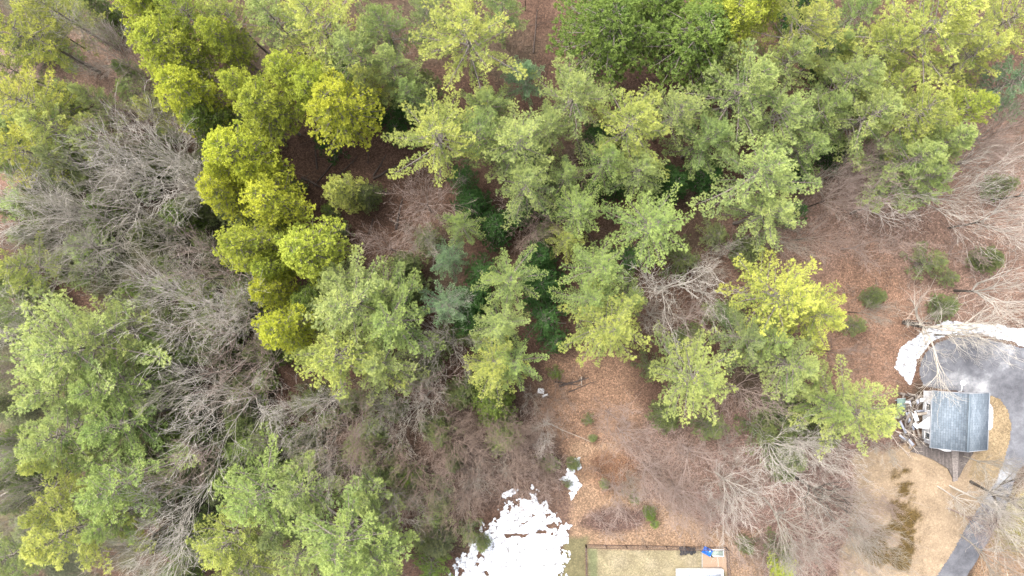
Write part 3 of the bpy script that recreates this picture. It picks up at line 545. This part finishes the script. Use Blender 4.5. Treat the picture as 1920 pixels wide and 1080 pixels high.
# ------------------------------------------------------------ brush and sticks that nobody could count
def brush(name, boxes, hmin, hmax, label, matl, seed):
    r = np.random.default_rng(seed); segs = []
    for (x0, y0, x1, y1, n) in boxes:
        for _ in range(n):
            px, py = r.uniform(x0, x1), r.uniform(y0, y1); x, y = W(px, py); z = gz(x, y); h = r.uniform(hmin, hmax)
            d = nrm(np.array([r.normal()*.35, r.normal()*.35, 1])); b = np.array([x, y, z]); m = b+d*h*.5
            segs.append([*b, *m, .022, .016])
            for k in range(4):
                e = m+nrm(d+r.normal(size=3)*.45)*h*r.uniform(.3, .6); segs.append([*m, *e, .014, .008])
                e2 = (m+e)/2+nrm(d+r.normal(size=3)*.6)*h*.25; segs.append([*((m+e)/2), *e2, .011, .007])
    V, F = tubes(segs, 3); o = link(name, mesh(name, V, F, matl)); o['kind'] = 'stuff'; o['label'] = label; o['category'] = 'brush'
brush('brush', [(820, 740, 1060, 930, 150), (1120, 790, 1680, 1010, 180), (1380, 1000, 1640, 1080, 110), (1480, 270, 1920, 480, 100), (240, 400, 560, 1000, 160), (700, 850, 860, 1080, 90), (0, 60, 260, 260, 130), (1520, 480, 1700, 720, 90)], 1.2, 4.2,
      'fine leafless brush standing all over the woodland floor', bark_mat('brush_bark', False, (.2, .165, .14)), 5)
def sticks(n, seed):
    r = np.random.default_rng(seed); segs = []
    for _ in range(n):
        px, py = r.uniform(0, 1920), r.uniform(0, 1080)
        if (1060 < px < 1400 and py > 900) or (px > 1640 and py > 590): continue
        x, y = W(px, py); a = r.uniform(0, 3.14) if r.random() < .6 else r.normal()*.5; l = r.uniform(.5, 3.5); dx, dy = math.cos(a)*l, math.sin(a)*l; z = gz(x, y)+.04; rr = r.uniform(.015, .045)
        segs.append([x, y, z, x+dx, y+dy, gz(x+dx, y+dy)+.06, rr, rr*.4])
    V, F = tubes(segs, 4); o = link('fallen_sticks', mesh('fallen_sticks', V, F, bark_mat('stick_bark', False, (.11, .08, .065)))); o['kind'] = 'stuff'; o['label'] = 'countless fallen sticks and twigs lying on the leaf litter'; o['category'] = 'sticks'
sticks(1500, 9)

# ------------------------------------------------------------ fallen logs: x0,y0,x1,y1 px, radius
LG = [(636, 292, 590, 352, .16), (620, 345, 668, 292, .14), (700, 335, 766, 300, .2), (700, 330, 726, 290, .15), (566, 333, 602, 352, .24), (690, 345, 728, 362, .2), (595, 318, 590, 275, .14), (742, 430, 756, 372, .2), (605, 425, 640, 405, .12), (700, 410, 688, 442, .1), (655, 275, 690, 268, .1), (690, 285, 690, 310, .09),
 (432, 150, 482, 188, .2), (62, 85, 92, 112, .22), (462, 2, 500, 40, .22), (200, 62, 232, 12, .12), (195, 70, 220, 20, .1), (1062, 95, 1052, 10, .16), (1000, 100, 1010, 20, .12), (1335, 430, 1330, 490, .14), (1048, 724, 1102, 708, .2), (1040, 716, 1090, 722, .12), (1066, 735, 1120, 715, .09), (1090, 706, 1090, 724, .1),
 (1690, 605, 1745, 606, .22), (1744, 340, 1752, 378, .12), (1010, 600, 1060, 606, .09), (125, 512, 170, 506, .13), (0, 582, 50, 574, .2), (0, 930, 52, 905, .14), (1020, 790, 1108, 832, .1), (1530, 560, 1560, 600, .1)]
litems = []
for i, (a, b, c, d, rr) in enumerate(LG):
    x0, y0 = W(a, b); x1, y1 = W(c, d); pale = i in (8, 26, 27, 28, 29, 30, 23)
    r = np.random.default_rng(600+i); n = 5; segs = []; L = math.hypot(x1-x0, y1-y0); p = np.array([0, 0, rr*.8]); dx = np.array([(x1-x0), (y1-y0), 0])/n; pz = gz(x0, y0)
    for k in range(n):
        q = p+dx+np.array([*r.normal(size=2)*L*.012, 0]); q[2] = gz(x0+q[0], y0+q[1])-pz+rr*.8*(1-.12*k); segs.append([*p, *q, rr*(1-.12*k), rr*(1-.12*(k+1))]); p = q
    me = [mesh('log', *tubes(segs, 8), M['pale' if pale else 'log'], smooth=True)]
    o = thing('fallen_log', 'x', 'log', (x0, y0, pz), 0, 'fallen logs on the forest floor')
    link('log', me[0], o); sub = []
    for k in range(4):
        s = segs[int(r.integers(1, n))]; b0 = np.array(s[:3]); e = b0+np.array([*(r.normal(size=2)*.6), r.uniform(.1, .6)]); sub.append([*b0, *e, rr*.3, rr*.12])
    link('branch_stubs', mesh('branch_stubs', *tubes(sub, 5), M['pale' if pale else 'log']), o)
    litems.append((o, ('pale' if pale else 'dark')+' fallen log on the leaf litter', (a+c)/2, (b+d)/2))
autolabel(litems)

# ------------------------------------------------------------ house
def P3(px, py, z): x, y = W(px, py, z); return np.array([x, y, z])
E, RZ = 2.6, 4.4
hx0, hy1 = W(1746.5, 735, E); hx1, hy0 = W(1853, 841, E); rx = (hx0+hx1)/2
hz0 = 0.0
hc = ((hx0+hx1)/2, (hy0+hy1)/2)
house = thing('house', 'small house with blue-grey shingle gable roof and white siding beside the driveway', 'house', (hc[0], hc[1], 0), rad(-2.2))
def hl(v): v = np.array(v, float); v[:, 0] -= hc[0]; v[:, 1] -= hc[1]; return v
wx0, wx1, wy0, wy1 = hx0+.3, hx1-.3, hy0+.35, hy1-.35
V = [[wx0, wy0, 0], [wx1, wy0, 0], [wx1, wy1, 0], [wx0, wy1, 0], [wx0, wy0, E], [wx1, wy0, E], [wx1, wy1, E], [wx0, wy1, E], [rx, wy0, RZ-.1], [rx, wy1, RZ-.1]]
link('wall', mesh('wall', hl(V), [np.array([[3, 0, 4, 7], [1, 2, 6, 5], [0, 1, 5, 4], [2, 3, 7, 6]]), np.array([[4, 5, 8], [6, 7, 9]])], M['siding']), house)
t = .14
def slope(xa, za, xb, zb):
    v = [[xa, hy0, za], [xb, hy0, zb], [xb, hy1, zb], [xa, hy1, za], [xa, hy0, za+t], [xb, hy0, zb+t], [xb, hy1, zb+t], [xa, hy1, za+t]]
    return hl(v), np.array([[3, 2, 1, 0], [4, 5, 6, 7], [0, 1, 5, 4], [1, 2, 6, 5], [2, 3, 7, 6], [3, 0, 4, 7]])
sl = [slope(hx0, E-.1, rx, RZ), slope(rx, RZ, hx1, E-.1)]
roof = link('roof', mesh('roof', *join(sl), M['shingle']), house)
rc = join([box(rx-.16-hc[0], hy0-hc[1]-.02, RZ+t-.03, rx+.16-hc[0], hy1-hc[1]+.02, RZ+t+.05)]); link('ridge_cap', mesh('ridge_cap', *rc, simple('ridge_shingle', (.11, .135, .16), .2, 3)), roof)
def fas(y): 
    out = []
    for xa, xb, za, zb in ((hx0, rx, E-.1, RZ), (rx, hx1, RZ, E-.1)):
        v = [[xa, y-.03, za-.2], [xb, y-.03, zb-.2], [xb, y+.03, zb-.2], [xa, y+.03, za-.2], [xa, y-.03, za+t+.03], [xb, y-.03, zb+t+.03], [xb, y+.03, zb+t+.03], [xa, y+.03, za+t+.03]]
        out.append((hl(v), np.array([[3, 2, 1, 0], [4, 5, 6, 7], [0, 1, 5, 4], [1, 2, 6, 5], [2, 3, 7, 6], [3, 0, 4, 7]])))
    return join(out)
for y in (hy1+.035, hy0-.035): link('bargeboard', mesh('bargeboard', *fas(y), simple('grey_trim', (.24, .25, .27), .1, 2, .5, 0)), roof)
for x in (hx0-.09, hx1+.02): link('gutter', mesh('gutter', *box(x-hc[0]-.02, hy0-hc[1], E-.12, x-hc[0]+.1, hy1-hc[1], E+.02), simple('grey_trim', (.24, .25, .27), .1, 2, .5, 0)), roof)
for yy in (1.6, -2.7):
    wn_ = link('window', mesh('window', *box(wx0-hc[0]-.05, yy-.45, .9, wx0-hc[0]+.02, yy+.45, 1.9), M['dark']), house)
    fr = join([box(wx0-hc[0]-.10, yy-.55, .8, wx0-hc[0]-.0, yy-.45, 2.), box(wx0-hc[0]-.10, yy+.45, .8, wx0-hc[0]-.0, yy+.55, 2.), box(wx0-hc[0]-.10, yy-.45, 1.9, wx0-hc[0]-.0, yy+.45, 2.0), box(wx0-hc[0]-.12, yy-.6, .72, wx0-hc[0]-.0, yy+.6, .8)])
    link('frame', mesh('frame', *fr, M['white']), wn_)
# lean-to entrance roof on the left wall
v = hl([[wx0-.02, hc[1]+.6, 2.3], [wx0-.02, hc[1]-1.6, 2.3], [wx0-1.35, hc[1]-1.7, .35], [wx0-.02, hc[1]+.6, 2.15], [wx0-.02, hc[1]-1.6, 2.15], [wx0-1.35, hc[1]-1.7, .2]])
link('entrance_lean_to', mesh('entrance_lean_to', v, [np.array([[0, 2, 1], [3, 4, 5]]), np.array([[0, 3, 5, 2], [0, 1, 4, 3], [1, 2, 5, 4]])], M['white']), house)
# steps box at the far corner and vent
link('utility_box', mesh('utility_box', *box(-1.9, hy0-hc[1]-.55, .1, -.9, hy0-hc[1]-.02, 2.3), M['white']), house)
# antenna dish on the top gable
an = thing('satellite_dish', 'small round white dish on a short mast above the top gable', 'dish', (W(1812, 735, 3)[0], W(1812, 735, 3)[1], 0))
an.location = (rx-.25, hy1+.12, 3.3)
link('mast', mesh('mast', *tubes([[0, 0, -.6, 0, .1, 0, .05, .05], [0, .1, 0, 0, 1.1, .25, .05, .05]], 6), M['white']), an)
a = np.linspace(0, 2*math.pi, 25)[:-1]; rr_ = [0.02, .18, .32, .4]; V = np.concatenate([np.c_[np.cos(a)*q, 1.35+np.sin(a)*q*.9, np.full(24, .3+q*q*.6)] for q in rr_])
F = np.concatenate([np.stack([i*24+np.arange(24), i*24+(np.arange(24)+1) % 24, (i+1)*24+(np.arange(24)+1) % 24, (i+1)*24+np.arange(24)], 1) for i in range(3)])
link('dish', mesh('dish', V, F, M['white'], smooth=True), an)
# snow heap along the right wall
o = thing('snow_heap', 'narrow white snow heap along the right wall of the house', 'snow', me=sheet([(1853, 758), (1857, 757), (1860, 764), (1861, 780), (1860, 800), (1857, 806), (1852, 806)], .1, .1, M['snow'], .15, .8, 50, lambda D, x, y: np.clip(D*1.6, -.1, .5), 'snow_heap'))
# deck and walkway
def prism(ptspx, z0, z1, m, name):
    p = [W(a, b) for a, b in ptspx]; n = len(p); V = [[x, y, z0] for x, y in p]+[[x, y, z1] for x, y in p]
    me = bpy.data.meshes.new(name); me.from_pydata(V, [], [list(range(n)), list(range(2*n-1, n-1, -1))]+[[i, i+n, (i+1) % n+n, (i+1) % n] for i in range(n)]); me.materials.append(m); me.update(); return me
import bmesh
def fixn(me):
    b = bmesh.new(); b.from_mesh(me); bmesh.ops.recalc_face_normals(b, faces=b.faces); b.to_mesh(me); b.free(); return me
dk = thing('deck', 'weathered dark board deck tapering away below the house', 'deck')
link('platform', fixn(prism([(1752, 822), (1830, 826), (1822, 850), (1806, 874), (1796, 894), (1786, 898), (1776, 878), (1750, 862), (1726, 852), (1706, 846), (1720, 832)], .0, .28, M['deck'], 'platform')), dk)
link('walkway', fixn(prism([(1781, 840), (1795, 840), (1793, 900), (1785, 902)], .05, .34, simple('worn_boards', (.14, .12, .11), .5, 5), 'walkway')), dk)
# debris pile beside the house: every board its own thing
random.seed(11)
bd_i = []
LB = [('the green tarp', 1685, 758), ('the long white panel', 1709, 778), ('the short white panel', 1712, 796), ('the house wall', 1728, 785), ('the pile top', 1704, 736), ('the pile bottom', 1704, 830), ('the white chip of panel', 1722, 748)]
for i in range(64):
    px, py = random.uniform(1686, 1722), random.uniform(738, 828); x, y = W(px, py); l = random.uniform(.8, 3.0); wd = random.uniform(.06, .22); z = random.uniform(.1, .9)*(1-abs(py-785)/90)
    m_ = random.choice(['wood', 'wood', 'wood', 'grey', 'log', 'log', 'pale', 'white' if i % 9 == 0 else 'wood'])
    me = mesh('scrap_board', *box(-l/2, -wd, -.03, l/2, wd, .03), M[m_])
    lab = {'wood': 'weathered grey scrap board lying in the debris pile', 'pale': 'pale scrap board lying in the debris pile', 'grey': 'blue-grey scrap panel lying in the debris pile', 'log': 'dark scrap timber lying in the debris pile', 'white': 'white painted scrap board lying in the debris pile'}[m_]
    o = thing('scrap_board', lab, 'scrap board', (x, y, z+.1), 0, 'boards of the debris pile', me); o.rotation_euler = (random.uniform(-.3, .3), random.uniform(-.35, .35), random.uniform(0, 3.14)); bd_i.append((o, lab.split(' lying')[0], px, py))
autolabel(bd_i, LB)
def panel(name, px, py, l, wd, rz, m_, label, cat, z=.8, th=.05):
    x, y = W(px, py); v, f = box(-l/2, -wd/2, -th/2, l/2, wd/2, th/2); o = thing(name, label, cat, (x, y, z), rz); link('sheet', mesh('sheet', v, f, M[m_]), o)
    r_ = join([box(-l/2, -wd/2-.04, -th, l/2, -wd/2-.002, th), box(-l/2, wd/2+.002, -th, l/2, wd/2+.04, th)]); link('rim', mesh('rim', *r_, M['metal']), o); o.rotation_euler = (.12, -.1, rz); return o
panel('scrap_sheet', 1709, 778, 1.5, .55, rad(-72), 'white', 'long white scrap panel in the middle of the debris pile', 'panel', .95)
panel('scrap_sheet', 1712, 796, .9, .5, rad(-50), 'white', 'short white scrap panel at the lower end of the debris pile', 'panel', .8)
panel('scrap_sheet', 1722, 748, .6, .5, rad(10), 'white', 'white scrap panel at the top of the debris pile beside the house', 'panel', .9)
panel('tarp', 1685, 758, 1.2, 2.0, rad(5), 'tarp', 'dull green tarp at the left end of the debris pile', 'tarp', .7)
# dead branches below the debris pile
for i, (a, b, c, d) in enumerate([(1665, 812, 1702, 850), (1680, 808, 1740, 832), (1675, 806, 1716, 842), (1690, 800, 1735, 835)]):
    x0, y0 = W(a, b); x1, y1 = W(c, d); p = np.zeros(3); r = np.random.default_rng(80+i); segs = []; dv = np.array([x1-x0, y1-y0, 0])/6
    for k in range(6):
        q = p+dv+np.array([*r.normal(size=2)*.07, 0]); segs.append([*p, *q, .07-.008*k, .06-.008*k])
        for s in range(2): e = q+dv*r.uniform(.5, 1.2)+np.array([*r.normal(size=2)*.45, r.uniform(0, .3)]); segs.append([*q, *e, .03, .012])
        p = q
    thing('dead_branch', ['long pale dead branch reaching lowest left under the debris pile', 'pale dead branch reaching farthest right under the debris pile', 'middle pale dead branch under the debris pile', 'uppermost pale dead branch under the debris pile'][i], 'branch', (x0, y0, .25+.12*i), 0, None, mesh('dead_branch', *tubes(segs, 5), simple('dead_branch_bark', (.34, .29, .25), .3, 4)))

# ------------------------------------------------------------ fenced yard
def fence(pts, label):
    o = thing('fence', label, 'fence', (*W(*pts[0]), 0)); ox, oy = W(*pts[0]); rails = []; mesh_s = []
    for (a, b), (c, d) in zip(pts[:-1], pts[1:]):
        x0, y0 = W(a, b); x1, y1 = W(c, d); L = math.hypot(x1-x0, y1-y0); n = max(1, round(L/2.9)); D_ = np.array([x1-x0, y1-y0])/n
        for k in range(n+1):
            px_, py_ = x0-ox+D_[0]*k, y0-oy+D_[1]*k
            link('post', mesh('post', *box(px_-.06, py_-.06, -.2, px_+.06, py_+.06, 1.45), M['fence']), o)
        for z, r_ in ((.12, .07), (1.38, .045), (.75, .02)): rails.append([x0-ox, y0-oy, z, x1-ox, y1-oy, z, r_, r_])
        for k in range(int(L/.15)): q = k*.15/L; xx, yy = x0-ox+(x1-x0)*q, y0-oy+(y1-y0)*q; mesh_s.append([xx, yy, .05, xx, yy, 1.38, .005, .005])
    link('rail', mesh('rail', *tubes(rails, 4), M['fence']), o); link('wire_mesh', mesh('wire_mesh', *tubes(mesh_s, 3), M['metal']), o)
fence([(1101, 1160), (1098, 1021), (1361, 1026), (1370, 1160)], 'brown post and wire fence around the square lawn')
o = thing('gravel_pad', 'sandy square pad in the upper right corner of the fenced lawn', 'gravel pad', me=fixn(prism([(1317, 1034), (1360, 1034), (1363, 1072), (1317, 1070)], 0.0, .04, M['sand'], 'gravel_pad'))); 
o = link('garden_edging', fixn(prism([(1315.6, 1033), (1317.2, 1033), (1317.2, 1072), (1315.6, 1072)], 0, .1, M['concrete'], 'edging'))); o['label'] = 'thin pale edging strip on the left side of the sandy pad'; o['category'] = 'edging'
# glass-topped white table
x, y = W(1344, 1037, .5); tb = thing('patio_table', 'low white table with pale greenish top beside the blue wheelbarrow', 'table', (x, y, .0))
link('tabletop', mesh('tabletop', *box(-.95, -.42, .45, .95, .42, .5), simple('pale_green_top', (.17, .21, .18), .12, 3, .3, .05)), tb)
link('rim', mesh('rim', *join([box(-1.05, -.55, .42, 1.05, -.423, .52), box(-1.05, .423, .42, 1.05, .52, .52), box(-1.05, -.423, .42, -.953, .423, .52), box(.953, -.423, .42, 1.05, .423, .52)]), M['white']), tb)
for sx in (-.9, .9):
    for sy in (-.4, .4): link('leg', mesh('leg', *box(sx-.05, sy-.05, .04, sx+.05, sy+.05, .42), M['white']), tb)
# dark stone heap
x, y = W(1289, 1031); rng2 = np.random.default_rng(90); parts = []
def rock(cx, cy, cz, s, r):
    a = np.linspace(0, 2*math.pi, 9)[:-1]; V = [[cx, cy, cz+s*.8]]
    for ph in (.5, 1.1, 1.7):
        for t_ in a: q = s*r.uniform(.75, 1.15); V.append([cx+math.cos(t_)*math.sin(ph)*q, cy+math.sin(t_)*math.sin(ph)*q, cz+math.cos(ph)*q*.8])
    F = [[0, 1+i, 1+(i+1) % 8, 1+(i+1) % 8] for i in range(8)]
    F = np.array([[1+k*8+i, 1+k*8+8+i, 1+k*8+8+(i+1) % 8, 1+k*8+(i+1) % 8] for k in range(2) for i in range(8)]); T = np.array([[0, 1+i, 1+(i+1) % 8] for i in range(8)])
    return np.array(V), [F, T]
for k in range(56):
    t_ = rng2.uniform(-1, 1); s = rng2.uniform(.14, .3); V, FF = rock(0, 0, 0, s, rng2)
    o = thing('dark_stone', 'dark stone of the long heap beside the lawn fence', 'stone', (x+t_*1.15, y+rng2.normal()*.2*(1.3-t_*.5), s*.5+rng2.uniform(0, .25)), 0, 'dark stones heaped by the fence', mesh('dark_stone', V, FF, M['stone'], smooth=True))
# blue wheelbarrow
x, y = W(1325, 1031); wb = thing('wheelbarrow', 'blue wheelbarrow with black wheel at the upper right of the fenced lawn', 'wheelbarrow', (x, y, 0), rad(-28)); wb.scale = (1.25, 1.25, 1.1)
V = np.array([[-.7, -.4, .75], [.45, -.42, .72], [.45, .42, .72], [-.7, .4, .75], [-.45, -.25, .35], [.25, -.22, .35], [.25, .22, .35], [-.45, .25, .35]], float); V2 = V*np.array([.95, .93, 1])+np.array([0, 0, .03])
F = np.array([[0, 1, 5, 4], [1, 2, 6, 5], [2, 3, 7, 6], [3, 0, 4, 7], [4, 5, 6, 7]]); link('tray', mesh('tray', np.concatenate([V, V2]), np.concatenate([F, F[:, ::-1]+8, [[0, 8, 9, 1], [1, 9, 10, 2], [2, 10, 11, 3], [3, 11, 8, 0]]]), M['blue']), wb)
def torus(R_, r_, nx=24, ny=8):
    V = [[math.cos(a)*(R_+r_*math.cos(b)), r_*math.sin(b), math.sin(a)*(R_+r_*math.cos(b))] for a in np.linspace(0, 2*math.pi, nx+1)[:-1] for b in np.linspace(0, 2*math.pi, ny+1)[:-1]]
    F = [[i*ny+j, i*ny+(j+1) % ny, ((i+1) % nx)*ny+(j+1) % ny, ((i+1) % nx)*ny+j] for i in range(nx) for j in range(ny)]; return np.array(V), np.array(F)
wv_, wf_ = torus(.3, .09); rot = np.array([[1, 0, 0], [0, math.cos(1.2), -math.sin(1.2)], [0, math.sin(1.2), math.cos(1.2)]])
wh = link('wheel', mesh('wheel', wv_@rot.T+np.array([.75, -.05, .34]), wf_, M['rubber'], smooth=True), wb)
link('hub', mesh('hub', *tubes([[.75-.0, -.05, .3, .75, -.05, .42, .12, .12]]+[[.75, -.05, .36, .75+math.cos(k)*.26, -.05+math.sin(k)*.24, .36, .02, .02] for k in np.arange(0, 6.28, 1.05)], 6), M['metal']), wh)
for s in (-1, 1): link('handle', mesh('handle', *tubes([[.7, s*.12, .35, -.5, s*.33, .5, .03, .03], [-.5, s*.33, .5, -1.2, s*.34, .72, .03, .03]], 6), M['rubber']), wb)
for s in (-1, 1): link('leg', mesh('leg', *tubes([[-.35, s*.3, .45, -.4, s*.34, .02, .025, .025]], 6), M['metal']), wb)
# white shed roof / pool edge entering at the bottom
x0, y0 = W(1270, 1071, 1.1); x1, y1 = W(1356, 1069, 1.1); px_ = thing('pool', 'white rectangular raised pool edge with grey cover entering at the bottom of the fenced lawn', 'pool', (x0, y0, 0), rad(1.5)); Lx = x1-x0
link('side_wall', mesh('side_wall', *join([box(0, -.1, 0, Lx, 0, 1.0), box(0, -6, 0, .1, -.102, 1.0), box(Lx-.1, -6, 0, Lx, -.102, 1.0)]), M['white']), px_)
link('deck_rim', mesh('deck_rim', *join([box(-.05, -.62, 1.0, Lx+.05, .05, 1.08), box(-.05, -6, 1.0, 1.7, -.622, 1.08), box(Lx-.3, -6, 1.0, Lx+.05, -.622, 1.08)]), M['white']), px_)
link('cover', mesh('cover', *box(1.7, -6, .9, Lx-.3, -.622, .97), M['grey']), px_)
for k in range(4): xx = 1.75+k*(Lx-2.3)/3.2; link('strut', mesh('strut', *box(xx, -.75, 1.083, xx+.08, -.1, 1.16), M['metal']), px_)

# ------------------------------------------------------------ white chair in the wood
x, y = W(1014, 733, .4); ch = thing('garden_chair', 'white plastic garden chair standing alone at the edge of the wood', 'chair', (x, y, gz(x, y)), rad(-6)); ch.scale = (1.35, 1.35, 1.2)
link('seat', mesh('seat', *join([box(-.25, -.25+k*.1, .42, .25, -.17+k*.1, .45) for k in range(5)]), M['white']), ch)
link('backrest', mesh('backrest', *join([box(-.25+.11*k, .26+.0, .45, -.19+.11*k, .31, .9) for k in range(5)]+[box(-.27, .25, .9, .27, .33, .96)]), M['white']), ch)
for s in (-1, 1): link('armrest', mesh('armrest', *join([box(s*.3-.04, -.25, .62, s*.3+.04, .25, .66), box(s*.3-.03, -.25, .45, s*.3+.03, -.2, .62)]), M['white']), ch)
for sx in (-.24, .24):
    for sy in (-.22, .24): link('leg', mesh('leg', *box(sx-.03, sy-.03, 0, sx+.03, sy+.03, .42), M['white']), ch)
panel('scrap_sheet', 1022, 741, .9, .3, rad(20), 'white', 'bent white scrap sheet on the ground beside the white chair', 'scrap', .2)
print('objects', len(bpy.data.objects), 'polys', sum(len(m.polygons) for m in bpy.data.meshes))
